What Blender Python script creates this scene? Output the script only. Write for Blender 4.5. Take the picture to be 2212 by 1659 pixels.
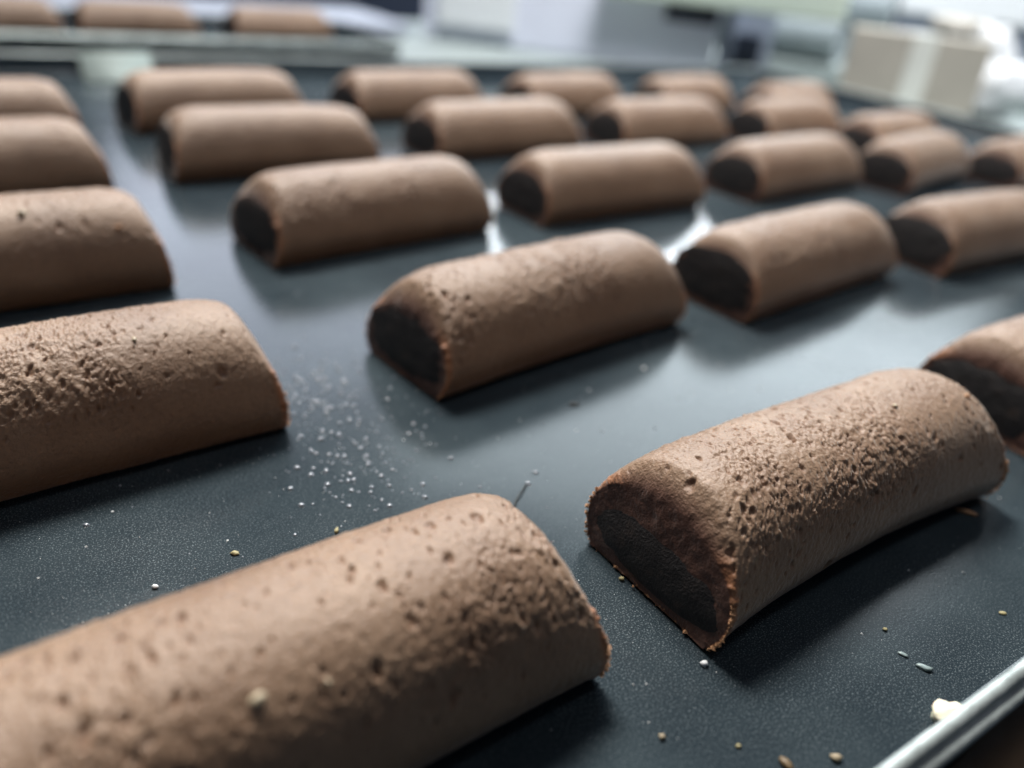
import bpy, bmesh, math, random
import numpy as np
from mathutils import Vector, Matrix, noise as mnoise

for o in list(bpy.data.objects):
    bpy.data.objects.remove(o)
SC = bpy.context.scene
COL = SC.collection
R = math.radians
rng = np.random.default_rng(7)
random.seed(7)

# ------------------------------------------------------------------ camera
PITCH, ROLL, CAM_H = R(29.06), R(6.68), 0.0849
cd = bpy.data.cameras.new('camera')
cam = bpy.data.objects.new('camera', cd)
COL.objects.link(cam)
cp, sp, cr, sr = math.cos(PITCH), math.sin(PITCH), math.cos(ROLL), math.sin(ROLL)
fwd = Vector((0, cp, -sp)); up0 = Vector((0, sp, cp)); rt0 = Vector((1, 0, 0))
rt = cr * rt0 + sr * up0
up = -sr * rt0 + cr * up0
M = Matrix((rt, up, -fwd)).transposed().to_4x4()
M.translation = Vector((0, 0, CAM_H))
cam.matrix_world = M
cd.sensor_fit = 'HORIZONTAL'
cd.sensor_width = 36.0
cd.lens = 1723.55 / 2212 * 36.0
cd.clip_start = 0.004
cd.clip_end = 60
cd.dof.use_dof = True
cd.dof.focus_distance = 0.118
cd.dof.aperture_fstop = 8.2
SC.camera = cam

# ------------------------------------------------------------------ light
SC.view_settings.view_transform = 'Standard'
SC.view_settings.look = 'None'
SC.view_settings.exposure = 0.0
SC.view_settings.gamma = 1.0
SC.cycles.use_denoising = True
SC.cycles.max_bounces = 8
SC.cycles.caustics_reflective = False
SC.cycles.caustics_refractive = False
w = bpy.data.worlds.new('World')
SC.world = w
w.use_nodes = True
bg = w.node_tree.nodes['Background']
bg.inputs[0].default_value = (0.50, 0.60, 0.88, 1)
bg.inputs[1].default_value = 0.065


def area(name, loc, target, sx, sy, power, color):
    l = bpy.data.lights.new(name, 'AREA')
    l.shape = 'RECTANGLE'
    l.size, l.size_y, l.energy, l.color = sx, sy, power, color
    o = bpy.data.objects.new(name, l)
    COL.objects.link(o)
    o.location = loc
    o.rotation_euler = (Vector(target) - Vector(loc)).to_track_quat('-Z', 'Y').to_euler()
    return o


# bright window strip / lit back of the workroom, low behind the trays
area('window_light', (0.48, 2.1, 1.10), (0.10, 0.25, 0.0), 1.6, 0.80, 32.0, (0.83, 0.94, 1.0))
area('window_light', (-0.72, 2.1, 0.86), (-0.05, 0.25, 0.0), 0.8, 0.7, 7.5, (0.78, 0.84, 1.0))
# fluorescent tube lower on the back wall: its glints show between the rolls
area('tube_light', (0.25, 2.1, 0.60), (0.1, 0.25, 0.0), 0.8, 0.04, 5.5, (0.90, 0.95, 1.0))
# ceiling panel above and beyond the tray
ceil = area('ceiling_light', (-0.36, 0.86, 1.28), (-0.02, 0.0, 0.0), 0.6, 0.35, 7.2, (1.0, 0.97, 0.92))
ceil.data.spread = R(66)      # spread narrowed onto the tray front, keeps the far rolls darker
# added fill lamp over the right half of the worktop, brightens the background
fill = area('fill_light', (0.45, 0.30, 1.45), (0.22, 1.05, 0.0), 0.8, 0.6, 9.0, (0.94, 0.96, 1.0))
fill.data.spread = R(60)      # narrow spread, angled at the back of the worktop

# ------------------------------------------------------------------ helpers
TA = R(36.5)                       # the tray's long side
E1 = Vector((math.cos(TA), math.sin(TA), 0))
E2 = Vector((-math.sin(TA), math.cos(TA), 0))


def E(a, b, z=0.0):
    p = E1 * a + E2 * b
    return (p.x, p.y, z)


def tag(o, label=None, cat=None, group=None, kind=None):
    if label: o['label'] = label
    if cat: o['category'] = cat
    if group: o['group'] = group
    if kind: o['kind'] = kind
    return o


def link(name, me, mat=None, parent=None):
    if mat is not None and not me.materials:
        me.materials.append(mat)
    o = bpy.data.objects.new(name, me)
    COL.objects.link(o)
    if parent is not None:
        o.parent = parent
    return o


def empty(name, loc=(0, 0, 0), rz=0.0):
    o = bpy.data.objects.new(name, None)
    COL.objects.link(o)
    o.location = loc
    o.rotation_euler = (0, 0, rz)
    o.empty_display_size = 0.01
    return o


def mesh_from(name, verts, faces, smooth=True):
    me = bpy.data.meshes.new(name)
    me.from_pydata([tuple(v) for v in verts], [], faces)
    me.update()
    if smooth:
        me.polygons.foreach_set('use_smooth', np.ones(len(me.polygons), bool))
    return me


def mesh_np(name, V, Q, attrs=None, T=None):
    """fast mesh from numpy verts and quads (and triangles)"""
    me = bpy.data.meshes.new(name)
    nq = len(Q); nt = 0 if T is None else len(T)
    me.vertices.add(len(V))
    me.vertices.foreach_set('co', np.ascontiguousarray(V, np.float32).ravel())
    nl = nq * 4 + nt * 3
    me.loops.add(nl)
    idx = np.asarray(Q, np.int32).ravel()
    st = np.arange(nq, dtype=np.int32) * 4
    if nt:
        idx = np.concatenate([idx, np.asarray(T, np.int32).ravel()])
        st = np.concatenate([st, nq * 4 + np.arange(nt, dtype=np.int32) * 3])
    me.loops.foreach_set('vertex_index', idx)
    me.polygons.add(nq + nt)
    me.polygons.foreach_set('loop_start', st)
    me.update(calc_edges=True)
    me.validate()
    me.polygons.foreach_set('use_smooth', np.ones(len(me.polygons), bool))
    for k, a in (attrs or {}).items():
        at = me.attributes.new(k, 'FLOAT', 'POINT')
        at.data.foreach_set('value', np.ascontiguousarray(a, np.float32))
    return me


def box_bm(bm, sx, sy, sz, loc=(0, 0, 0), rot=None, bevel=0.0):
    ret = bmesh.ops.create_cube(bm, size=1.0)
    vs = ret['verts']
    bmesh.ops.scale(bm, vec=(sx, sy, sz), verts=vs)
    if bevel:
        es = list({e for v in vs for e in v.link_edges})
        r = bmesh.ops.bevel(bm, geom=es, offset=bevel, segments=2, affect='EDGES', profile=0.7)
        vs = list({v for f in r['faces'] for v in f.verts} | {v for v in vs if v.is_valid})
    if rot is not None:
        bmesh.ops.rotate(bm, cent=(0, 0, 0), matrix=rot, verts=vs)
    bmesh.ops.translate(bm, vec=loc, verts=vs)
    return vs


def bm_obj(name, bm, mat, parent=None, smooth=False):
    me = bpy.data.meshes.new(name)
    bm.to_mesh(me)
    bm.free()
    if smooth:
        me.polygons.foreach_set('use_smooth', np.ones(len(me.polygons), bool))
    return link(name, me, mat, parent)


# ---- numpy noise
def _hash(ix, iy, seed):
    h = (ix.astype(np.int64) * 374761393 + iy.astype(np.int64) * 668265263 + seed * 974634777) & 0xFFFFFFFF
    h = ((h ^ (h >> 13)) * 1274126177) & 0xFFFFFFFF
    h = h ^ (h >> 16)
    return (h & 0xFFFFFF) / float(0x1000000)


def vnoise(x, y, seed=0):
    ix, iy = np.floor(x), np.floor(y)
    fx, fy = x - ix, y - iy
    ux, uy = fx * fx * fx * (fx * (6 * fx - 15) + 10), fy * fy * fy * (fy * (6 * fy - 15) + 10)
    a, b = _hash(ix, iy, seed), _hash(ix + 1, iy, seed)
    c, d = _hash(ix, iy + 1, seed), _hash(ix + 1, iy + 1, seed)
    return (a + (b - a) * ux) * (1 - uy) + (c + (d - c) * ux) * uy - 0.5


def fbm(x, y, seed=0, oct=3):
    r, amp = 0, 1.0
    for i in range(oct):
        r = r + amp * vnoise(x * 2 ** i + 17.3 * i, y * 2 ** i - 9.1 * i, seed + i)
        amp *= 0.5
    return r


def smooth(a, b, x):
    t = np.clip((x - a) / (b - a), 0, 1)
    return t * t * (3 - 2 * t)


def pits(x, y, seed, prob):
    """round-bottomed pits in a jittered grid; prob is a field 0..1"""
    ix, iy = np.floor(x), np.floor(y)
    out = np.zeros_like(x)
    for dx in (-1, 0, 1):
        for dy in (-1, 0, 1):
            cx, cy = ix + dx, iy + dy
            px = cx + 0.15 + 0.7 * _hash(cx, cy, seed)
            py = cy + 0.15 + 0.7 * _hash(cx, cy, seed + 1)
            rr = 0.18 + 0.42 * _hash(cx, cy, seed + 2) ** 2
            on = _hash(cx, cy, seed + 3) < prob
            d = np.hypot(x - px, y - py) / rr
            out = np.maximum(out, np.where(on, (1 - smooth(0.25, 1.0, d)) * rr / 0.4, 0))
    return out


def cells(x, y, seed):
    """distance to the nearest cell point and the gap to the second nearest"""
    ix, iy = np.floor(x), np.floor(y)
    a = np.full_like(x, 9.0); b = np.full_like(x, 9.0)
    for dx in (-1, 0, 1):
        for dy in (-1, 0, 1):
            cx, cy = ix + dx, iy + dy
            d = np.hypot(x - cx - _hash(cx, cy, seed), y - cy - _hash(cx, cy, seed + 1))
            b = np.minimum(b, np.maximum(a, d)); a = np.minimum(a, d)
    return a, b - a


# ------------------------------------------------------------------ materials
def newmat(name):
    m = bpy.data.materials.new(name)
    m.use_nodes = True
    nt = m.node_tree
    return m, nt, nt.nodes['Principled BSDF']


def N(nt, typ, **kw):
    n = nt.nodes.new(typ)
    for k, v in kw.items():
        if k.startswith('i_'):
            n.inputs[k[2:].replace('_', ' ')].default_value = v
        else:
            setattr(n, k, v)
    return n


def ramp(nt, stops):
    n = nt.nodes.new('ShaderNodeValToRGB')
    e = n.color_ramp.elements
    while len(e) < len(stops):
        e.new(0.5)
    for k, (p, c) in enumerate(stops):
        e[k].position = p
        e[k].color = (*c, 1) if len(c) == 3 else c
    return n


def noise_tex(nt, scale, detail=4, rough=0.55, vec=None):
    n = N(nt, 'ShaderNodeTexNoise')
    n.inputs['Scale'].default_value = scale
    n.inputs['Detail'].default_value = detail
    n.inputs['Roughness'].default_value = rough
    if vec is not None:
        nt.links.new(vec, n.inputs['Vector'])
    return n


def mixc(nt, fac, a, b, mode='MIX'):
    n = N(nt, 'ShaderNodeMix', data_type='RGBA', blend_type=mode)
    for s, v in ((n.inputs[0], fac), (n.inputs[6], a), (n.inputs[7], b)):
        if hasattr(v, 'is_output') or isinstance(v, bpy.types.NodeSocket):
            nt.links.new(v, s)
        elif isinstance(v, tuple):
            s.default_value = (*v, 1)
        else:
            s.default_value = v
    return n.outputs[2]


def simple(name, col, rough=0.5, metal=0.0, var=0.15, scale=30.0, bump=0.0, bscale=400.0, spec=0.5):
    m, nt, b = newmat(name)
    tc = N(nt, 'ShaderNodeTexCoord')
    n = noise_tex(nt, scale, 5, 0.6, tc.outputs['Object'])
    r = ramp(nt, [(0.3, tuple(c * (1 - var) for c in col)), (0.7, tuple(min(1, c * (1 + var)) for c in col))])
    nt.links.new(n.outputs['Fac'], r.inputs['Fac'])
    nt.links.new(r.outputs['Color'], b.inputs['Base Color'])
    b.inputs['Roughness'].default_value = rough
    b.inputs['Metallic'].default_value = metal
    b.inputs['Specular IOR Level'].default_value = spec
    if bump:
        nb = noise_tex(nt, bscale, 3, 0.6, tc.outputs['Object'])
        bp = N(nt, 'ShaderNodeBump')
        bp.inputs['Strength'].default_value = 1.0
        bp.inputs['Distance'].default_value = bump
        nt.links.new(nb.outputs['Fac'], bp.inputs['Height'])
        nt.links.new(bp.outputs['Normal'], b.inputs['Normal'])
    return m


def crust_material():
    m, nt, b = newmat('baked_cocoa_crust')
    L = nt.links
    tc = N(nt, 'ShaderNodeTexCoord')
    oi = N(nt, 'ShaderNodeObjectInfo')
    va = N(nt, 'ShaderNodeVectorMath', operation='ADD')
    vm = N(nt, 'ShaderNodeVectorMath', operation='SCALE')
    L.new(oi.outputs['Location'], vm.inputs[0]); vm.inputs['Scale'].default_value = 3.0
    L.new(tc.outputs['Object'], va.inputs[0]); L.new(vm.outputs[0], va.inputs[1])
    vec = va.outputs[0]
    n1 = noise_tex(nt, 60, 4, 0.6, vec)
    base = ramp(nt, [(0.32, (0.200, 0.119, 0.072)), (0.52, (0.246, 0.153, 0.095)), (0.72, (0.292, 0.190, 0.122))])
    L.new(n1.outputs['Fac'], base.inputs['Fac'])
    # fine grain: pale and dark crumbs in the dough
    n2 = noise_tex(nt, 1500, 3, 0.65, vec)
    gr = ramp(nt, [(0.30, (0.62, 0.55, 0.50)), (0.47, (1, 1, 1)), (0.58, (1, 1, 1)), (0.75, (1.5, 1.42, 1.3))])
    L.new(n2.outputs['Fac'], gr.inputs['Fac'])
    c1 = mixc(nt, 0.55, base.outputs['Color'], gr.outputs['Color'], 'MULTIPLY')
    # shade in the cavities of the torn dough, painted darker and redder
    pit = N(nt, 'ShaderNodeAttribute', attribute_name='pit')
    c2 = mixc(nt, pit.outputs['Fac'], c1, (0.17, 0.085, 0.048))
    # smeared cut end: dense reddish brown
    fa = N(nt, 'ShaderNodeAttribute', attribute_name='face')
    n3 = noise_tex(nt, 900, 3, 0.6, vec)
    fr = ramp(nt, [(0.3, (0.088, 0.040, 0.028)), (0.7, (0.150, 0.072, 0.050))])
    L.new(n3.outputs['Fac'], fr.inputs['Fac'])
    c3 = mixc(nt, fa.outputs['Fac'], c2, fr.outputs['Color'])
    rim = N(nt, 'ShaderNodeAttribute', attribute_name='rim')
    c4 = mixc(nt, rim.outputs['Fac'], c3, (0.34, 0.135, 0.055))
    L.new(c4, b.inputs['Base Color'])
    b.inputs['Roughness'].default_value = 0.50
    b.inputs['Specular IOR Level'].default_value = 0.5
    b.inputs['Sheen Weight'].default_value = 0.45
    b.inputs['Sheen Roughness'].default_value = 0.3
    b.inputs['Sheen Tint'].default_value = (1, 0.97, 0.93, 1)
    b.inputs['Subsurface Weight'].default_value = 0.06
    b.inputs['Subsurface Radius'].default_value = (1.0, 0.45, 0.25)
    b.inputs['Subsurface Scale'].default_value = 0.0012
    # fine relief
    nb = noise_tex(nt, 2600, 3, 0.6, vec)
    nb2 = noise_tex(nt, 900, 2, 0.5, vec)
    ma = N(nt, 'ShaderNodeMath', operation='MULTIPLY_ADD')
    L.new(nb2.outputs['Fac'], ma.inputs[0]); ma.inputs[1].default_value = 1.2
    L.new(nb.outputs['Fac'], ma.inputs[2])
    bp = N(nt, 'ShaderNodeBump')
    bp.inputs['Strength'].default_value = 0.75
    bp.inputs['Distance'].default_value = 0.00022
    L.new(ma.outputs[0], bp.inputs['Height'])
    L.new(bp.outputs['Normal'], b.inputs['Normal'])
    return m


def filling_material():
    m, nt, b = newmat('dark_date_filling')
    L = nt.links
    tc = N(nt, 'ShaderNodeTexCoord')
    n1 = noise_tex(nt, 350, 4, 0.6, tc.outputs['Object'])
    r = ramp(nt, [(0.3, (0.014, 0.0125, 0.0130)), (0.55, (0.028, 0.024, 0.0235)), (0.75, (0.062, 0.043, 0.034))])
    L.new(n1.outputs['Fac'], r.inputs['Fac'])
    L.new(r.outputs['Color'], b.inputs['Base Color'])
    b.inputs['Roughness'].default_value = 0.55
    b.inputs['Specular IOR Level'].default_value = 0.4
    nb = noise_tex(nt, 2200, 3, 0.65, tc.outputs['Object'])
    bp = N(nt, 'ShaderNodeBump')
    bp.inputs['Strength'].default_value = 0.9
    bp.inputs['Distance'].default_value = 0.0003
    L.new(nb.outputs['Fac'], bp.inputs['Height'])
    L.new(bp.outputs['Normal'], b.inputs['Normal'])
    return m


def tray_material():
    m, nt, b = newmat('dark_nonstick_coating')
    L = nt.links
    tc = N(nt, 'ShaderNodeTexCoord')
    vec = tc.outputs['Object']
    n1 = noise_tex(nt, 22, 5, 0.6, vec)
    r = ramp(nt, [(0.3, (0.014, 0.021, 0.027)), (0.7, (0.034, 0.047, 0.054))])
    L.new(n1.outputs['Fac'], r.inputs['Fac'])
    # glints in the grain of the coating, painted as patchy pale specks
    n2 = noise_tex(nt, 4000, 2, 0.6, vec)
    sp_ = ramp(nt, [(0.54, (0, 0, 0)), (0.74, (1, 1, 1))])
    L.new(n2.outputs['Fac'], sp_.inputs['Fac'])
    n3 = noise_tex(nt, 14, 4, 0.6, vec)
    dz = ramp(nt, [(0.36, (0.15, 0.15, 0.15)), (0.62, (1.0, 1.0, 1.0))])
    L.new(n3.outputs['Fac'], dz.inputs['Fac'])
    mm = N(nt, 'ShaderNodeMath', operation='MULTIPLY')
    L.new(sp_.outputs['Color'], mm.inputs[0]); L.new(dz.outputs['Color'], mm.inputs[1])
    c = mixc(nt, mm.outputs[0], r.outputs['Color'], (0.20, 0.235, 0.25))
    L.new(c, b.inputs['Base Color'])
    rr = ramp(nt, [(0.35, (0.085, 0.085, 0.085)), (0.65, (0.15, 0.15, 0.15))])
    n4 = noise_tex(nt, 28, 6, 0.7, vec)
    L.new(n4.outputs['Fac'], rr.inputs['Fac'])
    L.new(rr.outputs['Color'], b.inputs['Roughness'])
    b.inputs['IOR'].default_value = 1.38
    b.inputs['Specular IOR Level'].default_value = 0.3
    nb = noise_tex(nt, 2600, 3, 0.65, vec)
    bp = N(nt, 'ShaderNodeBump')
    bp.inputs['Strength'].default_value = 0.5
    bp.inputs['Distance'].default_value = 0.000038
    L.new(nb.outputs['Fac'], bp.inputs['Height'])
    L.new(bp.outputs['Normal'], b.inputs['Normal'])
    return m


MAT_CRUST = crust_material()
MAT_FILL = filling_material()
MAT_TRAY = tray_material()
MAT_RIM = simple('worn_aluminium_rim', (0.38, 0.42, 0.41), 0.5, 0.5, 0.35, 160, 0.00025, 420)
MAT_STEEL = simple('brushed_steel_table', (0.27, 0.31, 0.30), 0.5, 0.1, 0.10, 14, 0.00005, 300)
MAT_FRINGE = simple('torn_crumb', (0.40, 0.21, 0.105), 0.7, 0, 0.25, 900, 0.0001, 3000)
MAT_CREAM = simple('cream_fleck', (0.42, 0.34, 0.23), 0.5, 0, 0.15, 500)

# ------------------------------------------------------------------ pastry rolls
W, H0, DROOP = 0.030, 0.0216, 0.205


def profile(th):
    c, s = np.cos(th), np.sin(th)
    p = 2.25
    y = W / 2 * np.sign(c) * np.abs(c) ** (2 / p)
    z = H0 * np.abs(s) ** (2 / p)
    t = np.minimum(1, z / (0.40 * H0))
    y = 1.05 * y * (0.81 + 0.19 * (1 - (1 - t) ** 2))
    return y, z


def droop(x, L, amount=DROOP):
    a = np.maximum(0, (np.abs(x) / L - 0.34) / 0.16)
    return 1 - amount * np.minimum(a, 1.05) ** 2


class RollShape:
    """bend, arch and flare shared by the crust, its fillings and its crumbs"""
    def __init__(s, L, arch=0.0, bend=0.0, skew=0.0, seed=1, tilt=0.10, dr=DROOP, pores=1.0):
        s.pores = pores
        s.L, s.arch, s.bend, s.skew, s.seed, s.tilt, s.dr = L, arch, bend, skew, seed, tilt, dr

    def warp(s, V):
        V = V.copy()
        t = 1 - (2 * V[:, 0] / s.L) ** 2
        V[:, 2] += s.arch * t
        V[:, 1] += s.bend * t * (1 - np.clip(V[:, 2] / H0, 0, 1)) * 1.6
        V[:, 0] += s.skew * V[:, 1] * 1.0
        return V


def crust_mesh(shape, nu, nd, rough=1.0):
    L, seed = shape.L, shape.seed
    nb = max(6, nd // 6)
    th = np.linspace(0, np.pi, nd)
    yd, zd = profile(th)
    # even spacing round the dome
    fine = np.linspace(0, np.pi, 1500)
    fy, fz = profile(fine)
    s = np.concatenate([[0], np.cumsum(np.hypot(np.diff(fy), np.diff(fz)))])
    ths = np.interp(np.linspace(0, s[-1], nd), s, fine)
    yd, zd = profile(ths)
    arc = np.linspace(0, s[-1], nd)
    yb = np.linspace(yd[-1], yd[0], nb + 2)[1:-1]
    Y = np.concatenate([yd, yb]); Z = np.concatenate([zd, np.zeros(nb)])
    TH = np.concatenate([ths, np.full(nb, -1.0)])
    ARC = np.concatenate([arc, s[-1] + np.linspace(0, W, nb + 2)[1:-1]])
    n = len(Y)
    topness = np.where(TH >= 0, np.sin(np.maximum(TH, 0)), 0)
    rad = 0.0004 + 0.0046 * smooth(0.42, 1.0, topness)
    cy, cz = 0.0, 0.38 * H0
    ny, nz = cy - Y, cz - Z
    nl = np.hypot(ny, nz) + 1e-9
    ny, nz = ny / nl, nz / nl
    rings = []; face = []; rim = []
    nf = max(4, nu // 28); nc = max(4, nu // 22)
    def cap(side):
        out = []
        for k in range(1, nf + 1):
            ph = k / nf * np.pi / 2
            x = L / 2 - rad * (1 - np.sin(ph))
            q = rad * (1 - np.cos(ph))
            out.append((side * x, Y + ny * q, Z + nz * q, smooth(0.30, 0.95, k / nf) * np.ones(n), k))
        yf, zf = Y + ny * rad, Z + nz * rad
        for k in range(1, nc + 1):
            f = 1 - k / (nc + 0.0) * 0.985
            out.append((side * np.full(n, L / 2), cy + (yf - cy) * f, cz + (zf - cz) * f, np.ones(n), nf + k))
        return out
    left = cap(-1)[::-1]
    right = cap(1)
    body = []
    for u in np.linspace(-1, 1, nu):
        x = u * (L / 2 - rad)
        body.append((x, Y, Z, np.zeros(n), 0))
    allr = left + body + right
    X = np.stack([r[0] for r in allr]); YY = np.stack([r[1] for r in allr]); ZZ = np.stack([r[2] for r in allr])
    FA = np.stack([r[3] for r in allr])
    KK = np.array([r[4] for r in allr])[:, None]
    m = len(allr)
    # the cut leans back a little with height and is dished by the blade
    edge = smooth(0.42, 0.5, np.abs(X) / L)
    X = X - np.sign(X) * shape.tilt * ZZ * edge
    cut = 0.00025 * fbm(YY * 300, ZZ * 300, seed + 5, 3) * FA
    X = X + np.sign(X) * cut
    ZZ = ZZ * droop(X, L, shape.dr)
    # ragged rim
    sharp = (1 - smooth(0.001, 0.004, rad))[None, :] * np.ones((m, 1))
    nearrim = np.exp(-((np.abs(X) - (L / 2 - 0.0006 - shape.tilt * ZZ)) / 0.0007) ** 2) * sharp * (FA < 0.98)
    V = np.stack([X, YY, ZZ], -1)
    # normals by differences
    dv = np.empty_like(V); du = np.empty_like(V)
    dv[:] = np.roll(V, -1, 1) - np.roll(V, 1, 1)
    du[1:-1] = V[2:] - V[:-2]; du[0] = V[1] - V[0]; du[-1] = V[-1] - V[-2]
    nn = np.cross(dv, du)
    nn /= (np.linalg.norm(nn, axis=-1, keepdims=True) + 1e-12)
    ctr = np.stack([X * 0.98, np.zeros_like(X), np.full_like(X, 0.4 * H0)], -1)
    flip = np.sign((nn * (V - ctr)).sum(-1, keepdims=True)); nn *= np.where(flip == 0, 1, flip)
    A = np.broadcast_to(ARC[None, :], X.shape)
    T = np.broadcast_to(np.where(TH < 0, 0, TH)[None, :], X.shape)
    dome = np.broadcast_to((TH >= 0)[None, :], X.shape)
    bodyw = (1 - FA) * dome
    up = np.sin(T)
    # where the dough tore: mostly over the shoulders, in patches
    patch = smooth(-0.45, 0.36, fbm(X * 45 + 3, A * 40, seed + 11, 2))
    shoulder = smooth(0.30, 0.75, up)
    den = np.clip(shoulder * (0.15 + 0.95 * patch), 0, 1)
    xs = X + 0.00035 * fbm(X * 1300, A * 1300, seed + 2, 2)
    ss = A + 0.00055 * fbm(X * 900 + 7, A * 900, seed + 3, 2)
    # diagonal stretch: tears are longer round the roll than along it
    q1 = pits(xs * 1400 + ss * 320, ss * 620, seed + 20, 0.50 * den)
    q2 = pits(xs * 800 + ss * 170, ss * 420, seed + 40, 0.20 * den)
    q3 = pits(xs * 520, ss * 420, seed + 60, (0.012 + 0.03 * shoulder) * shape.pores)
    f1, gap = cells(xs * 1500 + ss * 380, ss * 800, seed + 100)
    crack = (1 - smooth(0.03, 0.30, gap)) * smooth(-0.10, 0.35, fbm(X * 260, A * 200, seed + 101, 2) + 0.35 * (den - 0.4))
    pebble = (0.5 - f1) * (0.25 + 0.75 * den)
    grain = fbm(xs * 1500 + ss * 300, ss * 800, seed + 80, 3)
    lump = fbm(X * 70, A * 70, seed + 90, 2)
    flake = np.maximum(0, fbm(xs * 700, ss * 380, seed + 70, 2) - 0.15) * den
    d = bodyw * (-0.00030 * q1 - 0.00040 * q2 - 0.00034 * q3 - 0.00022 * crack * (0.12 + 0.88 * den)
                 + 0.00013 * pebble + 0.00016 * grain * (0.40 + 0.6 * den) + 0.0007 * flake)
    d = d * rough
    d += 0.00030 * lump * bodyw
    d += 0.00010 * fbm(YY * 900, ZZ * 900, seed + 33, 2) * FA
    d += nearrim * 0.00035 * np.maximum(0, fbm(A * 1500, X * 900, seed + 55, 3)) * 2.0
    q1 = np.maximum(q1, 0.6 * crack * den)
    V = V + nn * d[..., None]
    pit = np.clip(1.2 * (0.7 * q1 + 0.8 * q2 + 0.7 * q3), 0, 1) * bodyw * 0.6
    V[..., 2] = np.where(dome, np.maximum(V[..., 2], 0.00005), np.maximum(V[..., 2], 0.0))
    P = shape.warp(V.reshape(-1, 3))
    i = np.arange(m - 1)[:, None] * n
    j = np.arange(n)[None, :]
    jn = (j + 1) % n
    Q = np.stack([i + j, i + jn, i + n + jn, i + n + j], -1).reshape(-1, 4)
    # close both ends
    c0 = len(P); P = np.vstack([P, P[:n].mean(0), P[(m - 1) * n:m * n].mean(0)])
    jj = np.arange(n); jj2 = (jj + 1) % n
    T1 = np.stack([np.full(n, c0), jj2, jj], -1)
    T2 = np.stack([np.full(n, c0 + 1), (m - 1) * n + jj, (m - 1) * n + jj2], -1)
    pad = lambda a, e: np.concatenate([a.ravel(), [e, e]])
    return mesh_np('crust', P, Q[:, ::-1], dict(face=pad(FA, 1.0), rim=pad(np.clip(nearrim, 0, 1) * 0.8, 0), pit=pad(pit, 0)), np.vstack([T1, T2])[:, ::-1])


def filling_mesh(shape, side, top=0.60, wid=0.80, nr=14, na=140):
    L, seed = shape.L, shape.seed + (17 if side > 0 else 0)
    rho = np.linspace(0.02, 1, nr)[:, None]
    ph = np.linspace(0, 2 * np.pi, na, endpoint=False)[None, :]
    zlo, zhi = 0.06 * H0, top * H0
    zc, b = (zlo + zhi) / 2, (zhi - zlo) / 2
    a = wid * W / 2
    e = 2.8
    c, s = np.cos(ph), np.sin(ph)
    yy = rho * a * np.sign(c) * np.abs(c) ** (2 / e)
    zz = rho * b * np.sign(s) * np.abs(s) ** (2 / e)
    # the upper edge follows the dome
    zz = np.where(zz > 0, zz * (1 - 0.30 * np.abs(yy / a) ** 2.2), zz)
    wave = 1 + 0.10 * fbm(np.cos(ph) * 1.6 + 5, np.sin(ph) * 1.6 + 3, seed, 3) * np.ones_like(rho)
    yy, zz = yy * wave, zc + zz * wave
    zz = np.maximum(zz, 0.0007)
    x = L / 2 - shape.tilt * zz + 0.00055 * (1 - rho ** 3) - 0.00008 + 0.00014 * fbm(yy * 420, zz * 420, seed + 3, 3)
    zz = zz * droop(x, L, shape.dr)
    P = shape.warp(np.stack([side * x * np.ones_like(yy), yy, zz], -1).reshape(-1, 3))
    i = np.arange(nr - 1)[:, None] * na; j = np.arange(na)[None, :]; jn = (j + 1) % na
    Q = np.stack([i + j, i + na + j, i + na + jn, i + jn], -1).reshape(-1, 4)
    P = np.vstack([P, P[:na].mean(0)])
    T = np.stack([np.full(na, len(P) - 1), np.arange(na), (np.arange(na) + 1) % na], -1)
    if side < 0:
        Q, T = Q[:, ::-1], T[:, ::-1]
    return mesh_np('filling', P, Q, None, T)


OCT = np.array([(1, 0, 0), (-1, 0, 0), (0, 1, 0), (0, -1, 0), (0, 0, 1), (0, 0, -1)], float)
OCF = np.array([(0, 2, 4), (2, 1, 4), (1, 3, 4), (3, 0, 4), (2, 0, 5), (1, 2, 5), (3, 1, 5), (0, 3, 5)])


def crumbs_mesh(name, pts, sizes, rg, stretch=0.5):
    V, F = [], []
    for k, (p, s) in enumerate(zip(pts, sizes)):
        o = OCT * (1 + stretch * (rg.random((6, 1)) - 0.5) * 2) * s + (rg.random((6, 3)) - 0.5) * s * 0.6
        V.append(o + p); F.append(OCF + 6 * k)
    V = np.vstack(V); F = np.vstack(F)
    me = mesh_np(name, V, np.zeros((0, 4), int), None, F)
    me.polygons.foreach_set('use_smooth', np.zeros(len(me.polygons), bool))
    return me


def crumb_edge_mesh(shape, side, count, seed):
    """torn crumbs hanging on the cut edge"""
    rg = np.random.default_rng(seed)
    th = np.concatenate([rg.uniform(0.02, 0.45, count // 3), np.pi - rg.uniform(0.02, 0.47, count // 2)])
    y, z = profile(th)
    nb = count - len(th)
    y = np.concatenate([y, rg.uniform(-0.45, 0.45, nb) * W]); z = np.concatenate([z, rg.uniform(0.0001, 0.0006, nb)])
    x = shape.L / 2 - shape.tilt * z + rg.normal(0.0000, 0.00022, len(y))
    z = np.maximum(z * droop(x, shape.L, shape.dr), 0.0002)
    P = shape.warp(np.stack([side * x, y * 1.004, z], -1))
    P[:, 2] = np.maximum(P[:, 2], 0.00025)
    clump = rg.random(len(y)) ** 4
    return crumbs_mesh('crumb_edge', P, 0.00009 + (0.00032 if seed < 904 else 0.00022) * clump, rg, 0.6)


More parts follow.
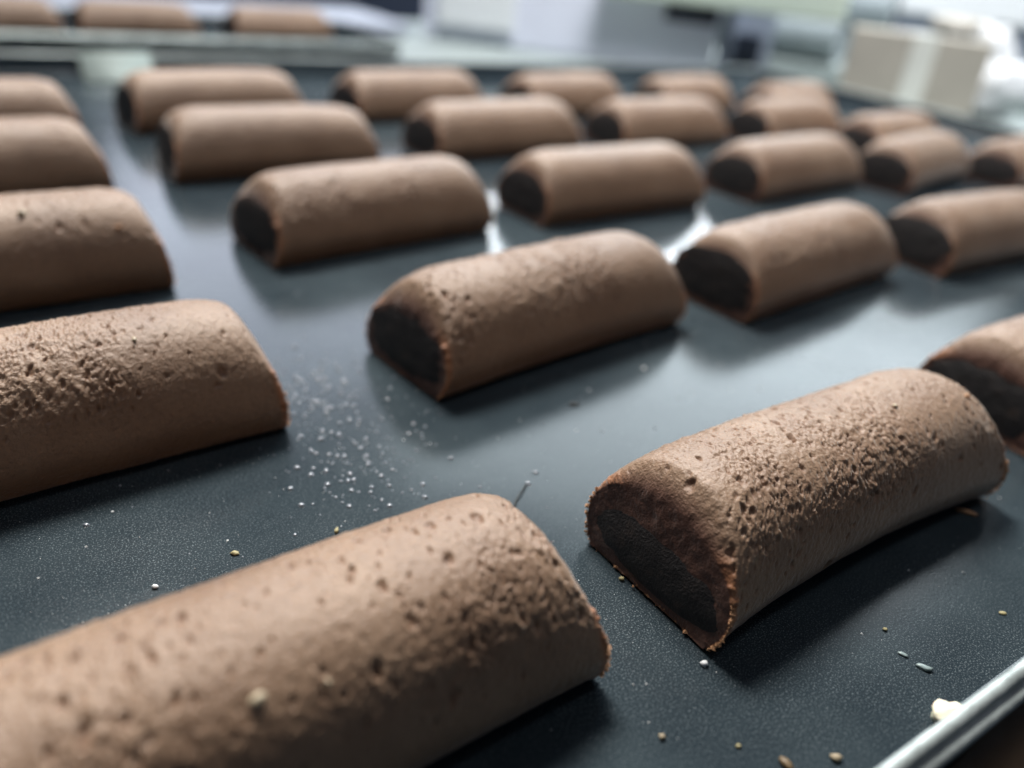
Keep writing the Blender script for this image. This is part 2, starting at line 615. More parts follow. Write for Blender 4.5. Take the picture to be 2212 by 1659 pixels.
def blob_mesh(name, r, sc=(1, 1, 1), amp=0.35, freq=1.5, seed=0, sub=2):
    bm = bmesh.new()
    bmesh.ops.create_icosphere(bm, subdivisions=sub, radius=1.0)
    for v in bm.verts:
        k = 1 + amp * mnoise.noise(v.co * freq + Vector((seed * 7.1, seed * 3.3, 1.7)))
        v.co = Vector((v.co.x * k * sc[0] * r, v.co.y * k * sc[1] * r, v.co.z * k * sc[2] * r))
    me = bpy.data.meshes.new(name)
    bm.to_mesh(me); bm.free()
    me.polygons.foreach_set('use_smooth', np.ones(len(me.polygons), bool))
    return me


L0 = 0.0767
ROLL_GROUP = 'chocolate pastry rolls on the dark tray'
#  x, y, yaw, length factor, (nu, nd), arch, bend, filling top, label
ROLLS = [
 (-0.0221, 0.0606, 0.695, 0.993, (460, 300), 0.0004, 0.0004, 0.60, "nearest, largest chocolate roll, cut off by the bottom left corner, cream nut bit in crust"),
 (0.0542, 0.1158, 0.660, 1.016, (460, 300), 0.0006, 0.0016, 0.44, 'sharply focused cracked chocolate roll at lower right with its dark filled end facing left'),
 (0.1337, 0.1798, 0.609, 1.000, (260, 160), 0.0003, 0.0, 0.66, 'front row chocolate roll cut off by the right edge just behind the sharp cracked roll'),
 (-0.0788, 0.1103, 0.706, 1.001, (380, 240), 0.0003, 0.0, 0.60, "left edge chocolate roll directly behind the nearest one, torn crumbs at its right end"),
 (0.0043, 0.1781, 0.765, 1.026, (380, 240), 0.0006, 0.0003, 0.66, 'whole chocolate roll in the middle of the picture beside the grease droplets'),
 (0.0805, 0.2372, 0.750, 1.042, (220, 130), 0.0003, 0.0, 0.78, 'chocolate roll right of the middle one with a white gleam at its lower left corner'),
 (0.162, 0.2922, 0.611, 1.015, (180, 100), 0.0003, 0.0, 0.80, "second row chocolate roll cut off by the right edge, its end dark navy"),
 (-0.1244, 0.1671, 0.702, 0.996, (220, 130), 0.0003, 0.0, 0.60, 'chocolate roll at the left edge in the third row, two pale bits on its side'),
 (-0.0498, 0.2373, 0.768, 0.992, (220, 130), 0.0003, 0.0, 0.72, "third row chocolate roll with slate grey end, left of the gleaming gap"),
 (0.026, 0.2991, 0.684, 1.041, (180, 100), 0.0003, 0.0, 0.74, "blurred third row chocolate roll immediately right of the gleaming gap"),
 (0.1099, 0.3625, 0.734, 1.039, None, 0, 0, 0.80, "blurred third row chocolate roll, second to the right of the gleaming gap"),
 (0.1831, 0.406, 0.813, 0.973, None, 0, 0, 0.80, 'blurred chocolate roll in the third row, next to last before the right edge'),
 (0.2545, 0.443, 0.752, 1.000, None, 0, 0, 0.80, 'blurred chocolate roll in the third row cut off by the right edge'),
 (-0.1706, 0.229, 0.803, 1.003, None, 0, 0, 0.6, "blurred left edge chocolate roll in the fourth row, behind the pale dotted one"),
 (-0.0997, 0.2981, 0.637, 0.994, None, 0, 0, 0.6, "long looking blurred chocolate roll, leftmost whole one of the fourth row"),
 (-0.0209, 0.3694, 0.710, 1.047, None, 0, 0, 0.78, 'blurred chocolate roll with a dark end, second whole one of the fourth row'),
 (0.0593, 0.4278, 0.707, 1.026, None, 0, 0, 0.78, 'blurred chocolate roll with a navy looking end, third whole one of the fourth row'),
 (0.1375, 0.4778, 0.730, 0.95, None, 0, 0, 0.78, "blurred chocolate roll, fourth whole one of the fourth row, below the grey post"),
 (0.1945, 0.474, 0.74, 0.93, None, 0, 0, 0.78, "blurred chocolate roll ending the fourth row, in front of the taped box"),
 (-0.2081, 0.2829, 0.753, 1.000, None, 0, 0, 0.6, 'blurred chocolate roll at the left edge in the last row of the near tray'),
 (-0.1445, 0.3574, 0.751, 0.977, None, 0, 0, 0.6, "blurred chocolate roll below the pale tab, leftmost whole one of the last row"),
 (-0.0695, 0.4247, 0.755, 0.996, None, 0, 0, 0.7, "blurred chocolate roll, second whole one of the near tray's last row"),
 (0.0098, 0.4779, 0.795, 0.972, None, 0, 0, 0.7, "strongly blurred chocolate roll, third whole one of the near tray's last row"),
 (0.0851, 0.5252, 0.78, 0.90, None, 0, 0, 0.7, "small looking blurred chocolate roll at the foot of the grey post"),
 (0.1585, 0.5565, 0.76, 0.90, None, 0, 0, 0.7, 'small looking blurred chocolate roll left of the taped cardboard box, last in its row'),
 (-0.3465, 0.520, 0.75, 1.0, None, 0, 0, 0.6, 'blurred chocolate roll on the far tray, cut off by the top left corner'),
 (-0.2812, 0.5749, 0.75, 1.0, None, 0, 0, 0.6, 'blurred chocolate roll on the far tray, the middle one of its three'),
 (-0.2073, 0.6476, 0.75, 1.0, None, 0, 0, 0.6, 'blurred chocolate roll on the far tray, the rightmost of its three'),
]
ROLL_OBJ = []
shared = []
for k in range(3):
    sh = RollShape(L0, arch=0.0004 * k, bend=0.0003 * (k - 1), seed=300 + 50 * k)
    shared.append((crust_mesh(sh, 150, 84, 0.9), [filling_mesh(sh, -1, 0.82 + 0.04 * k, 0.95, 8, 60), filling_mesh(sh, 1, 0.82, 0.95, 8, 60)], sh))
for k, (x, y, yaw, lf, res, arch, bend, ftop, label) in enumerate(ROLLS):
    root = empty('pastry_roll', (x, y, 0.0003), yaw)
    tag(root, label, 'pastry', ROLL_GROUP if k < 25 else 'chocolate pastry rolls on the far tray')
    if res:
        sh = RollShape(L0 * lf, arch, bend, 0.0, 11 + 101 * k, 0.10, 0.11 if k == 1 else 0.19, 1.7 if k == 0 else 1.0)
        link('crust', crust_mesh(sh, *res), MAT_CRUST, root)
        for side in (-1, 1):
            link('filling', filling_mesh(sh, side, ftop + 0.08, 0.93), MAT_FILL, root)
            fr = link('crumb_edge', crumb_edge_mesh(sh, side, 260 if k in (0, 1, 3, 4) else 140, 900 + k * 2 + side), MAT_FRINGE, root)
            fr['kind'] = 'stuff'
    else:
        cm, fm, sh = shared[k % 3]
        c = link('crust', cm, MAT_CRUST, root)
        fs = [link('filling', f, MAT_FILL, root) for f in fm]
        for o in [c] + fs:
            o.scale = (lf, 1, 1)
    ROLL_OBJ.append((root, sh))


def on_roll(k, u, th, r, sc, mat, name, seed, lift=0.2):
    """a bit baked into the crust of roll k"""
    root, sh = ROLL_OBJ[k]
    y, z = profile(np.array([th]))
    x = np.array([u * sh.L])
    z = z * droop(x, sh.L, sh.dr)
    P = sh.warp(np.stack([x, y, z], -1))[0]
    o = link(name, blob_mesh(name, r, sc, 0.4, 1.6, seed, 2), mat, root)
    o.location = (P[0], P[1], P[2] + lift * r)
    o.rotation_euler = (0.5 * (th - 1.57), 0.3, seed)
    return o


on_roll(0, -0.07, 2.12, 0.0008, (1.1, 0.9, 0.7), MAT_CREAM, 'nut_fleck', 3)
on_roll(0, 0.02, 2.2, 0.00035, (1, 0.8, 0.7), MAT_CREAM, 'nut_fleck', 5)
on_roll(1, 0.15, 1.72, 0.0005, (1.3, 0.8, 0.6), MAT_CREAM, 'nut_fleck', 7)
on_roll(1, 0.40, 1.9, 0.0006, (1.2, 0.8, 0.7), MAT_FRINGE, 'nut_fleck', 9)
on_roll(3, 0.20, 1.95, 0.00045, (1.2, 0.8, 0.7), MAT_CREAM, 'nut_fleck', 11)
on_roll(7, 0.12, 2.0, 0.0009, (1.3, 0.8, 0.7), MAT_CREAM, 'nut_fleck', 13)
on_roll(7, 0.36, 2.35, 0.0008, (1.1, 0.8, 0.7), MAT_FRINGE, 'nut_fleck', 15)

# ------------------------------------------------------------------ trays
def rrect(x0, x1, y0, y1, r, n=8):
    pts = []
    for (cx, cy, a0) in ((x1 - r, y1 - r, 0), (x0 + r, y1 - r, 90), (x0 + r, y0 + r, 180), (x1 - r, y0 + r, 270)):
        for k in range(n + 1):
            a = R(a0 + 90 * k / n)
            pts.append((cx + r * math.cos(a), cy + r * math.sin(a)))
    return pts


def sweep_tray(name, e0, e1, f0, f1, prof, mat, parent, floor=False, closed=False):
    """profile (inset, z) swept round a rounded rectangle whose outer size is e0..e1 by f0..f1"""
    V, F = [], []
    n = None
    for (ins, z) in prof:
        p = rrect(e0 + ins, e1 - ins, f0 + ins, f1 - ins, max(0.003, 0.016 - ins))
        n = len(p)
        V += [(a, b, z) for a, b in p]
    m = len(prof)
    for i in range(m if closed else m - 1):
        i2 = (i + 1) % m
        for j in range(n):
            jn = (j + 1) % n
            F.append((i * n + j, i * n + jn, i2 * n + jn, i2 * n + j))
    if floor:
        F.append(tuple((m - 1) * n + j for j in range(n)))
    me = mesh_from(name, V, F)
    if floor:
        me.polygons[len(me.polygons) - 1].use_smooth = False
    return link(name, me, mat, parent)


def make_tray(label, e0, e1, f0, f1, z=0.0, rim=True):
    root = empty('baking_tray', (0, 0, z), TA)
    tag(root, label, 'baking tray')
    prof = [(0.0030, 0.0090), (0.0032, 0.0086), (0.0040, 0.0018), (0.0044, 0.0009), (0.0052, 0.0003), (0.0062, 0.0)]
    sweep_tray('tray_pan', e0, e1, f0, f1, prof, MAT_TRAY, root, floor=True)
    if rim:
        # rolled bead with a flat outer flange
        b = []
        for k in range(14):
            a = R(200 - k * 25)
            b.append((0.0024 - 0.00100 * math.cos(a), 0.0092 + 0.00095 * math.sin(a)))
        sweep_tray('bead', e0, e1, f0, f1, b, MAT_RIM, root, closed=True)
        fl = [(0.0019, 0.0089), (0.0015, 0.0088), (0.0006, 0.0086), (0.0001, 0.0083), (0.0000, 0.0076), (0.0006, 0.0074), (0.0026, 0.0078)]
        sweep_tray('flange', e0, e1, f0, f1, fl, MAT_RIM, root, closed=True)
    return root


# near rim bead lies at e2 = 0.0197
make_tray('dark slate non-stick baking tray with a pale metal rim, carrying five rows of chocolate rolls',
          -0.10, 0.580, 0.0172, 0.492)
make_tray('second dark baking tray behind the first one, with a single row of three blurred rolls',
          -0.46, 0.29, 0.560, 0.690, 0.0)
make_tray('dark baking tray on a lower level under the bottom right corner, beyond the near rim',
          -0.25, 0.40, -0.22, 0.055, -0.075)

# roll and green leaf on the lower tray
root = empty('pastry_roll', (0.1275, 0.118, -0.0747), 0.72)
tag(root, 'out of focus brown roll on the lower tray in the bottom right corner', 'pastry')
cm, fm, sh = shared[1]
link('crust', cm, MAT_CRUST, root)
for f in fm: link('filling', f, MAT_FILL, root)
MAT_GREEN = simple('green_plastic', (0.22, 0.42, 0.07), 0.4, 0, 0.1, 60)
bm = bmesh.new()
box_bm(bm, 0.05, 0.010, 0.004, (0, 0, 0.002), None, 0.0012)
gs = bm_obj('plastic_scraper', bm, MAT_GREEN)
gs.location = E(0.205, 0.026, -0.0748); gs.rotation_euler = (0, 0, TA)
tag(gs, 'blurred bright green strip showing below the tray rim at the right edge', 'scraper')

# ------------------------------------------------------------------ table
root = empty('steel_table', (0, 0, -0.0022), TA)
tag(root, 'pale brushed steel worktop under and between the trays', 'table')
bm = bmesh.new()
box_bm(bm, 1.90, 0.80, 0.018, (0.25, 0.432, -0.009), None, 0.003)
bm_obj('table_top', bm, MAT_STEEL, root)
for (a, b) in ((-0.6, 0.08), (1.1, 0.08), (-0.6, 0.78), (1.1, 0.78)):
    bm = bmesh.new()
    box_bm(bm, 0.035, 0.035, 0.85, (a, b, -0.4435), None, 0.003)
    bm_obj('leg', bm, MAT_STEEL, root)

fl = bmesh.new()
box_bm(fl, 8, 8, 0.02, (0, 1.5, -0.90))
o = bm_obj('floor', fl, simple('grey_tile_floor', (0.24, 0.25, 0.26), 0.5, 0, 0.12, 3))
o['kind'] = 'structure'

# ------------------------------------------------------------------ background
MAT_WHITE = simple('white_paint', (0.78, 0.80, 0.80), 0.6, 0, 0.04, 4)
MAT_LAV = simple('pale_plastic_panel', (0.72, 0.74, 0.83), 0.5, 0, 0.08, 6)
MAT_NAVY = simple('dark_navy_enamel', (0.018, 0.026, 0.045), 0.45, 0, 0.2, 10)
MAT_BLUEGREY = simple('blue_grey_steel', (0.20, 0.23, 0.28), 0.45, 0.1, 0.12, 6)
MAT_MINT = simple('pale_green_paint', (0.52, 0.60, 0.50), 0.5, 0, 0.06, 8)
MAT_CARD = simple('cardboard', (0.46, 0.42, 0.35), 0.8, 0, 0.12, 25, 0.0002, 500)
MAT_TAPE = simple('clear_packing_tape', (0.80, 0.80, 0.72), 0.3, 0, 0.08, 40)
MAT_BAG = simple('white_plastic_bag', (0.66, 0.67, 0.67), 0.4, 0, 0.03, 20)
MAT_PIPE = simple('grey_film_roll', (0.25, 0.29, 0.30), 0.4, 0, 0.08, 12)
MAT_PAPER = simple('white_sheet', (0.33, 0.35, 0.41), 0.5, 0, 0.05, 10)


def slab(name, size, loc, rz, mat, label, cat, bevel=0.003, rx=0.0):
    bm = bmesh.new()
    box_bm(bm, *size, (0, 0, size[2] / 2), Matrix.Rotation(0, 3, 'X'), bevel)
    o = bm_obj(name, bm, mat)
    o.location = loc; o.rotation_euler = (rx, 0, rz)
    if label: tag(o, label, cat)
    return o


# back wall of the workroom
o = slab('wall', (7.0, 0.10, 3.2), (0.3, 2.45, -0.89), 0.0, MAT_WHITE, None, None)
o['kind'] = 'structure'

o = slab('added_dark_band', (7.0, 0.02, 1.42), (0.3, 2.388, -0.89), 0.0, simple('dark_blue_band', (0.03, 0.036, 0.055), 0.4, 0, 0.1, 3), None, None)  # added dark band, out of view, darkens the low reflections in the tray
o['kind'] = 'structure'

# navy cabinet at the top left
root = empty('cabinet', (-0.42, 1.20, -0.88), R(14))
tag(root, 'dark navy cabinet standing beyond the far tray at the top left', 'cabinet')
bm = bmesh.new(); box_bm(bm, 0.62, 0.25, 1.12, (0, 0.125, 0.56), None, 0.004)
bm_obj('carcass', bm, MAT_NAVY, root)
bm = bmesh.new(); box_bm(bm, 0.54, 0.012, 0.60, (0, -0.008, 0.52), None, 0.003)
bm_obj('door', bm, MAT_NAVY, root)

# white sheet lying behind the far tray
slab('white_board', (0.78, 0.125, 0.010), E(-0.03, 0.762, -0.0018), TA, MAT_PAPER,
     'white board lying flat behind the far tray at the top left', 'board')

# machine standing behind the trays in the middle
root = empty('dough_machine', (0.015, 0.772, -0.0021), R(-7.5))
tag(root, 'pale grey bakery machine with a green ledge and a post, blurred at the top middle', 'machine')
bm = bmesh.new(); box_bm(bm, 0.262, 0.016, 0.150, (-0.004, 0.008, 0.075), None, 0.003)
bm_obj('side_panel', bm, MAT_LAV, root)
bm = bmesh.new(); box_bm(bm, 0.010, 0.014, 0.150, (0.134, 0.004, 0.075), None, 0.002)
bm_obj('post', bm, MAT_BLUEGREY, root)
bm = bmesh.new(); box_bm(bm, 0.040, 0.010, 0.150, (0.158, 0.045, 0.075), None, 0.002)
bm_obj('back_panel', bm, MAT_BLUEGREY, root)
bm = bmesh.new(); box_bm(bm, 0.195, 0.030, 0.026, (0.125, -0.008, 0.0665), None, 0.003)
bm_obj('ledge', bm, MAT_MINT, root)
bm = bmesh.new(); box_bm(bm, 0.024, 0.016, 0.034, (0.156, 0.030, 0.017), None, 0.002)
bm_obj('switch_box', bm, MAT_NAVY, root)
bm = bmesh.new(); box_bm(bm, 0.045, 0.006, 0.012, (0.102, -0.003, 0.045), None, 0.001)
bm_obj('ledge_shade', bm, MAT_NAVY, root)  # dark strip put in for the shade under the ledge
bm = bmesh.new(); box_bm(bm, 0.070, 0.004, 0.125, (-0.085, -0.004, 0.0755), None, 0.0015)
bm_obj('cover_sheet', bm, MAT_WHITE, root)


def film_roll(loc, rz, length, rad, label):
    root = empty('film_roll', loc, rz)
    tag(root, label, 'roll')
    n = 32
    V, F = [], []
    ring = [(-length / 2, rad * 0.55), (-length / 2, rad), (length / 2, rad), (length / 2, rad * 0.55), (-length / 2, rad * 0.55)]
    for (x, r) in ring[:-1]:
        for k in range(n):
            a = 2 * math.pi * k / n
            V.append((x, r * math.cos(a), rad + r * math.sin(a)))
    for i in range(4):
        for k in range(n):
            F.append((i * n + k, i * n + (k + 1) % n, ((i + 1) % 4) * n + (k + 1) % n, ((i + 1) % 4) * n + k))
    me = mesh_from('wrap', V, F, False)
    link('wrap', me, MAT_PIPE, root)
    V, F = [], []
    for x in (-length / 2 + 0.004, length / 2 - 0.004):
        for k in range(n):
            a = 2 * math.pi * k / n
            V.append((x, rad * 0.548 * math.cos(a), rad + rad * 0.548 * math.sin(a)))
    for k in range(n):
        F.append((k, (k + 1) % n, n + (k + 1) % n, n + k))
    F.append(tuple(range(n))); F.append(tuple(range(2 * n - 1, n - 1, -1)))
    link('hollow_shade', mesh_from('hollow_shade', V, F, False), MAT_NAVY, root)  # dark plug stands in for the shade inside the hollow ends
    return root


slab('counter', (0.62, 0.52, 0.0146), (0.56, 0.945, -0.0021), R(-22), MAT_STEEL, 'grey steel counter behind the taped box at the top right', 'counter')
film_roll((0.262 - 0.055, 0.8086 + 0.028, 0.0127), R(-27), 0.124, 0.0215, 'lower left one of two grey film rolls showing dark hollow ends')
slab('grey_carton', (0.13, 0.05, 0.0248), (0.285, 0.915, 0.0126), R(-27), MAT_PIPE, 'grey carton under the upper right film roll', 'carton')
film_roll((0.333 - 0.055, 0.890 + 0.028, 0.0376), R(-27), 0.124, 0.0205, 'upper right one of two grey film rolls showing dark hollow ends')

# taped cardboard box
root = empty('cardboard_box', (0.280, 0.675, -0.0021), R(-17))
tag(root, 'small brown cardboard box closed with a pale strip of tape, behind the tray at right', 'box')
bm = bmesh.new(); box_bm(bm, 0.100, 0.034, 0.054, (0, 0.017, 0.027), None, 0.0012)
bm_obj('carton', bm, MAT_CARD, root)
bm = bmesh.new()
box_bm(bm, 0.018, 0.0004, 0.0525, (0.003, -0.0004, 0.0275))
box_bm(bm, 0.018, 0.033, 0.0004, (0.003, 0.017, 0.0544))
bm_obj('tape', bm, MAT_TAPE, root)

# bag
def crumple(name, r, sc, loc, amp, mat, parent, seed, rot=(0, 0, 0)):
    bm = bmesh.new()
    bmesh.ops.create_icosphere(bm, subdivisions=4, radius=1.0)
    for v in bm.verts:
        c = v.co.copy()
        k = 1 + amp * mnoise.noise(c * 1.6 + Vector((seed, 0, 0))) + 0.5 * amp * abs(mnoise.noise(c * 3.7 + Vector((0, seed, 0))))
        v.co = Vector((c.x * k * sc[0] * r, c.y * k * sc[1] * r, c.z * k * sc[2] * r))
    o = bm_obj(name, bm, mat, parent, True)
    o.location = loc; o.rotation_euler = rot
    return o


root = empty('plastic_bag', (0.356, 0.690, -0.0021), R(-10))
root.scale = (1.2, 1.2, 1.2)
tag(root, 'crumpled white plastic bag at the right edge next to the taped box', 'bag')
crumple('bag_body', 0.026, (1.0, 0.8, 0.62), (-0.006, 0, 0.0165), 0.35, MAT_BAG, root, 4.0, (0, -0.35, 0))
crumple('bag_neck', 0.017, (0.75, 0.7, 1.2), (-0.006, 0.012, 0.036), 0.35, MAT_BAG, root, 9.0, (0, -0.35, 0))

# things on the counter at the top right
slab('tool_case', (0.092, 0.060, 0.0325), (0.385, 0.885, 0.0126), R(-23), MAT_NAVY, 'flat dark case on the counter above the taped box', 'case', 0.004)
bm = bmesh.new(); bmesh.ops.create_cone(bm, cap_ends=True, segments=24, radius1=0.0085, radius2=0.0085, depth=0.046)
bmesh.ops.bevel(bm, geom=[e for e in bm.edges if len(e.link_faces) == 2 and abs(e.verts[0].co.z - e.verts[1].co.z) < 1e-6], offset=0.002, segments=2, affect='EDGES')
o = bm_obj('rolling_pin', bm, simple('beige_wood', (0.50, 0.46, 0.39), 0.5, 0, 0.08, 30), None, True)
o.location = (0.388, 0.868, 0.0537); o.rotation_euler = (0, R(90), R(-20))
tag(o, 'short beige cylinder lying on the dark case at the top right', 'rolling pin')
root = empty('white_cupboard', (0.5346, 0.985, 0.0126), R(-24.4))
tag(root, 'bright white low cupboard on a grey plinth in the top right corner', 'cupboard')
bm = bmesh.new(); box_bm(bm, 0.30, 0.06, 0.043, (0, 0.033, 0.0215), None, 0.002)
bm_obj('plinth', bm, MAT_BLUEGREY, root)
bm = bmesh.new(); box_bm(bm, 0.304, 0.07, 0.11, (0, 0.033, 0.0985), None, 0.003)
bm_obj('body', bm, MAT_WHITE, root)

# pale tab folded over the far rim
root = empty('paper_tab', (0, 0, 0), TA)
tag(root, 'pale green paper tab hanging over the far rim of the near tray at left', 'paper')
V, F = [], []
path = [(0.535, -0.0015), (0.500, 0.0088), (0.4925, 0.0108), (0.4880, 0.0112), (0.4850, 0.0100), (0.4800, 0.0012), (0.4640, 0.0007)]
for (f, z) in path:
    for (e, dz) in ((0.060, 0), (0.095, 0.0004)):
        V.append((e, f, z + dz))
for i in range(len(path) - 1):
    F.append((2 * i, 2 * i + 1, 2 * i + 3, 2 * i + 2))
o = link('sheet', mesh_from('sheet', V, F), simple('grey_green_paper', (0.26, 0.31, 0.29), 0.7, 0, 0.05, 60), root)
md = o.modifiers.new('thickness', 'SOLIDIFY'); md.thickness = 0.0004; md.offset = 1

# ------------------------------------------------------------------ bits on the tray
ZF = 0.0


def inside_roll(x, y, margin=0.001):
    for (rx, ry, yaw, lf, *_r) in ROLLS:
        dx, dy = x - rx, y - ry
        c, s = math.cos(yaw), math.sin(yaw)
        if abs(dx * c + dy * s) < L0 * lf / 2 + margin and abs(-dx * s + dy * c) < W / 2 + margin:
            return True
    return False


def crumb(name, loc, r, sc, mat, label, cat, seed, amp=0.45, rz=0.0, sub=2, group=None):
    o = link(name, blob_mesh(name, r, sc, amp, 1.8, seed, sub), mat)
    zmin = min(v.co.z for v in o.data.vertices)
    o.location = (loc[0], loc[1], ZF - zmin - 0.00003)
    o.rotation_euler = (0, 0, rz)
    tag(o, label, cat, group)
    return o


MAT_BUTTER = simple('pale_butter', (0.78, 0.74, 0.58), 0.45, 0, 0.06, 200, 0.0002, 700)
MAT_BUTTER.node_tree.nodes['Principled BSDF'].inputs['Subsurface Weight'].default_value = 0.2
MAT_BUTTER.node_tree.nodes['Principled BSDF'].inputs['Subsurface Scale'].default_value = 0.001
MAT_YELLOW = simple('yellow_crumb', (0.36, 0.31, 0.16), 0.6, 0, 0.15, 600)
MAT_TAN = simple('tan_crumb', (0.32, 0.26, 0.17), 0.65, 0, 0.15, 600)
MAT_SEED = simple('brown_seed', (0.15, 0.10, 0.05), 0.5, 0, 0.2, 500)
MAT_FLOUR = simple('flour', (0.75, 0.76, 0.76), 0.7, 0, 0.05, 500)
MAT_SKIN = simple('grey_sugar_flake', (0.24, 0.30, 0.30), 0.25, 0, 0.1, 300)
MAT_DARK = simple('dark_fibre', (0.02, 0.022, 0.022), 0.6, 0, 0.1, 300)

crumb('butter_lump', (0.0625, 0.0740), 0.0021, (1.25, 0.95, 0.75), MAT_BUTTER, 'pale cream lump of butter against the near rim at the bottom right', 'butter', 2, 0.5, 0.6, 3)
crumb('yellow_flake', (0.0812, 0.0971), 0.00050, (1.2, 0.8, 0.4), MAT_YELLOW, 'yellow flake nearest the right edge, above the near rim', 'crumb', 3)
crumb('yellow_crumb', (0.0601, 0.0904), 0.00035, (1, 0.9, 0.6), MAT_YELLOW, 'tiny yellow grain right of the sharp roll, above the grey sugar flakes', 'crumb', 4)
crumb('yellow_flake', (-0.0250, 0.0981), 0.00055, (0.6, 1.2, 0.5), MAT_YELLOW, 'yellow flake below the grease droplets, nearer the tray middle', 'crumb', 5)
crumb('yellow_flake', (-0.0385, 0.0904), 0.00055, (1.2, 0.8, 0.5), MAT_YELLOW, 'yellow flake left of the droplets, just above the nearest roll', 'crumb', 6)
crumb('yellow_crumb', (0.0204, 0.0946), 0.00045, (1, 0.8, 0.7), MAT_YELLOW, 'small yellow crumb at the left foot of the sharp roll', 'crumb', 7)
crumb('brown_seed', (0.0388, 0.0650), 0.00072, (1.5, 0.8, 0.6), MAT_SEED, 'brown oval seed at the bottom edge of the picture', 'seed', 8, 0.1, -0.9)
crumb('tan_crumb', (0.0455, 0.0667), 0.00060, (1.2, 0.9, 0.7), MAT_TAN, 'tan crumb right of the brown seed at the bottom edge', 'crumb', 9)
crumb('yellow_crumb', (0.0333, 0.0668), 0.00032, (1, 0.9, 0.8), MAT_YELLOW, 'tiny yellow crumb left of the brown seed at the bottom', 'crumb', 10)
crumb('tan_crumb', (0.0237, 0.0668), 0.00042, (1.1, 0.9, 0.8), MAT_TAN, 'small tan crumb beside the front roll near the bottom middle', 'crumb', 12)
crumb('sugar_flake', (0.0634, 0.0835), 0.00085, (1.3, 0.6, 0.35), MAT_SKIN, 'translucent grey flake, the larger of two above the butter lump', 'flake', 11, 0.5, -0.4)
crumb('sugar_flake', (0.0611, 0.0857), 0.00055, (1.3, 0.7, 0.35), MAT_SKIN, 'translucent grey flake, the smaller of two above the butter lump', 'flake', 14, 0.5, -0.5)
crumb('white_crumb', (0.0309, 0.0794), 0.00050, (1.1, 0.9, 0.8), MAT_FLOUR, 'white speck just below the cut corner of the sharp roll', 'crumb', 15)
crumb('white_crumb', (-0.0467, 0.0818), 0.00040, (1.2, 0.8, 0.7), MAT_FLOUR, 'white speck left of centre above the nearest roll', 'crumb', 16)
crumb('white_crumb', (0.0303, 0.1673), 0.00042, (1, 1, 0.8), MAT_FLOUR, 'single white dot in the shade in front of the middle roll', 'crumb', 17)
crumb('dark_crumb', (0.0136, 0.1467), 0.00075, (1.5, 0.6, 0.4), MAT_DARK, 'dark speck at the edge of the shade of the middle roll', 'crumb', 18, 0.4, 0.3)
crumb('orange_crumb', (0.0123, 0.0748), 0.00075, (1.4, 0.8, 0.8), MAT_FRINGE, 'orange torn crumb at the lower right corner of the nearest roll', 'crumb', 19, 0.6, 0.5)
crumb('orange_crumb', (-0.0448, 0.1274), 0.00070, (1.2, 0.8, 0.9), MAT_FRINGE, 'orange torn crumb at the right foot of the left edge roll', 'crumb', 20, 0.6, 0.2)
crumb('orange_crumb', (0.0318, 0.0826), 0.00085, (0.9, 0.8, 1.0), MAT_TAN, 'beige crumb stuck at the front cut corner of the sharp roll', 'crumb', 21, 0.6, 0.2)
crumb('curled_crumb', (0.0870, 0.1236), 0.00085, (2.4, 0.5, 0.5), MAT_FRINGE, 'thin curled orange shaving under the right end of the sharp roll', 'shaving', 22, 0.4, -0.4)

# fibre with droplets
pts = [(0.0028, 0.1095), (0.0032, 0.1118), (0.0040, 0.1140), (0.0046, 0.1162)]
V, F = [], []
for i, (px, py) in enumerate(pts):
    for k in range(5):
        a = 2 * math.pi * k / 5
        V.append((px + 0.00014 * math.cos(a), py, 0.0003 + 0.00014 * math.sin(a) + 0.0003 * math.sin(i * 1.0)))
for i in range(len(pts) - 1):
    for k in range(5):
        F.append((i * 5 + k, i * 5 + (k + 1) % 5, (i + 1) * 5 + (k + 1) % 5, (i + 1) * 5 + k))
o = link('fibre', mesh_from('fibre', V, F), MAT_DARK)
tag(o, 'short dark fibre with a bright droplet at its end, before the middle roll', 'fibre')

# grease droplets, one object: beyond counting
m_oil, nt, b = newmat('glint_grease')
b.inputs['Base Color'].default_value = (0.17, 0.19, 0.22, 1)  # pale base colour paints in the droplets' white glints
b.inputs['Roughness'].default_value = 0.12
b.inputs['IOR'].default_value = 1.6
b.inputs['Specular IOR Level'].default_value = 1.0


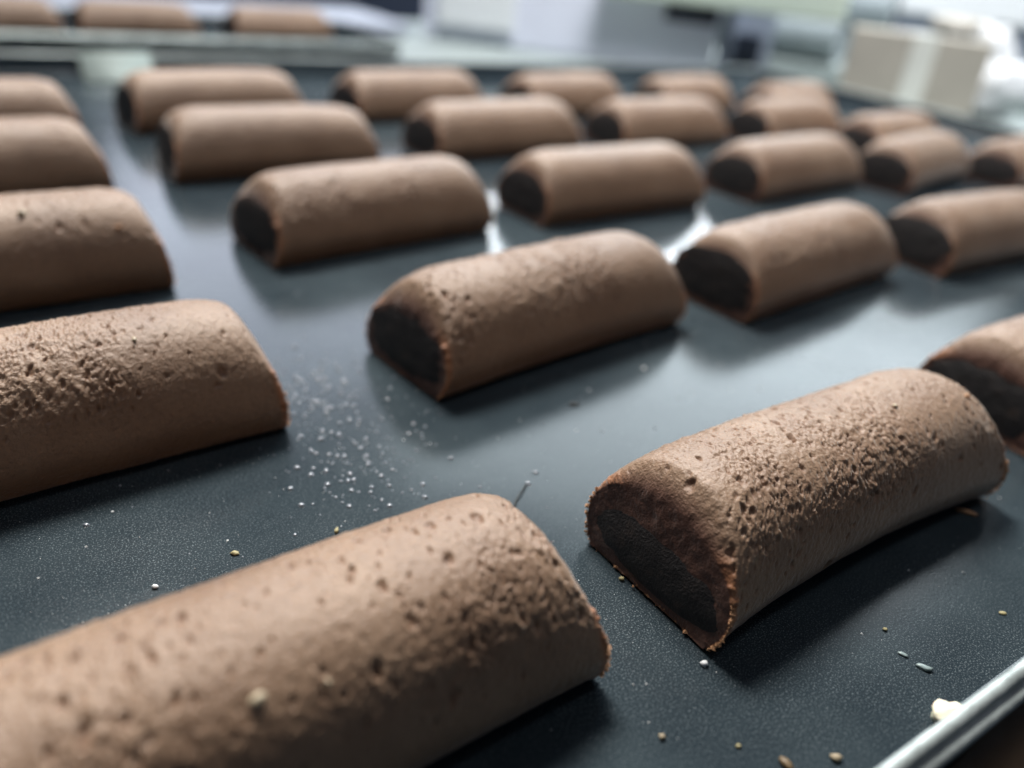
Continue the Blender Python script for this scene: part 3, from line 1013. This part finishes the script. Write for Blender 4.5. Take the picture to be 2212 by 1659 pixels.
def domes(name, pts, rads, hfac, seg=14, rgs=5):
    V, T = [], []
    base = 0
    for (x, y), r in zip(pts, rads):
        st = random.uniform(0.8, 1.25)
        for j in range(rgs):
            f = math.cos(j / rgs * math.pi / 2); hz = math.sin(j / rgs * math.pi / 2)
            for k in range(seg):
                a = 2 * math.pi * k / seg
                V.append((x + r * f * math.cos(a) * st, y + r * f * math.sin(a) / st, r * hfac * hz + 0.00001))
        V.append((x, y, r * hfac))
        for j in range(rgs - 1):
            for k in range(seg):
                a, b_ = base + j * seg + k, base + j * seg + (k + 1) % seg
                T.append((a, b_, b_ + seg)); T.append((a, b_ + seg, a + seg))
        top = base + rgs * seg
        for k in range(seg):
            T.append((base + (rgs - 1) * seg + k, base + (rgs - 1) * seg + (k + 1) % seg, top))
        base += rgs * seg + 1
    return mesh_np(name, np.array(V), np.zeros((0, 4), int), None, np.array(T))


P, RR = [], []
while len(P) < 430:
    t = rng.random()
    # a spray running between the first two columns of rolls towards the front
    cx, cy = -0.047 + 0.030 * t, 0.150 - 0.042 * t
    if rng.random() < 0.12:
        cx, cy = rng.uniform(-0.06, 0.008), rng.uniform(0.085, 0.215)
    x, y = cx + rng.normal(0, 0.0075), cy + rng.normal(0, 0.009)
    if inside_roll(x, y, 0.0006): continue
    P.append((x, y)); RR.append(0.00016 + 0.00040 * rng.random() ** 3)
for (x, y) in ((-0.0287, 0.1185), (-0.0265, 0.1135), (-0.0330, 0.1120), (-0.0240, 0.1170), (-0.0210, 0.1140), (-0.0352, 0.1075), (-0.0322, 0.1035), (-0.0180, 0.1060), (-0.0295, 0.1098), (0.0049, 0.1168), (0.0062, 0.1205)):
    P.append((x, y)); RR.append(0.00050)
o = link('grease_droplets', domes('grease_droplets', P, RR, 0.75), m_oil)
tag(o, 'spray of tiny shining grease droplets on the tray in front of the middle roll', 'droplets', None, 'stuff')

P, S_ = [], []
while len(P) < 420:
    a, b_ = rng.uniform(-0.02, 0.16), rng.uniform(0.034, 0.13)
    x, y, _ = E(a, b_)
    if inside_roll(x, y): continue
    P.append((x, y, 0.00006)); S_.append(0.00005 + 0.00018 * rng.random() ** 5)
o = link('flour_specks', crumbs_mesh('flour_specks', np.array(P), S_, rng, 0.5), MAT_FLOUR)
tag(o, 'scatter of fine flour specks on the front of the dark tray', 'flour', None, 'stuff')
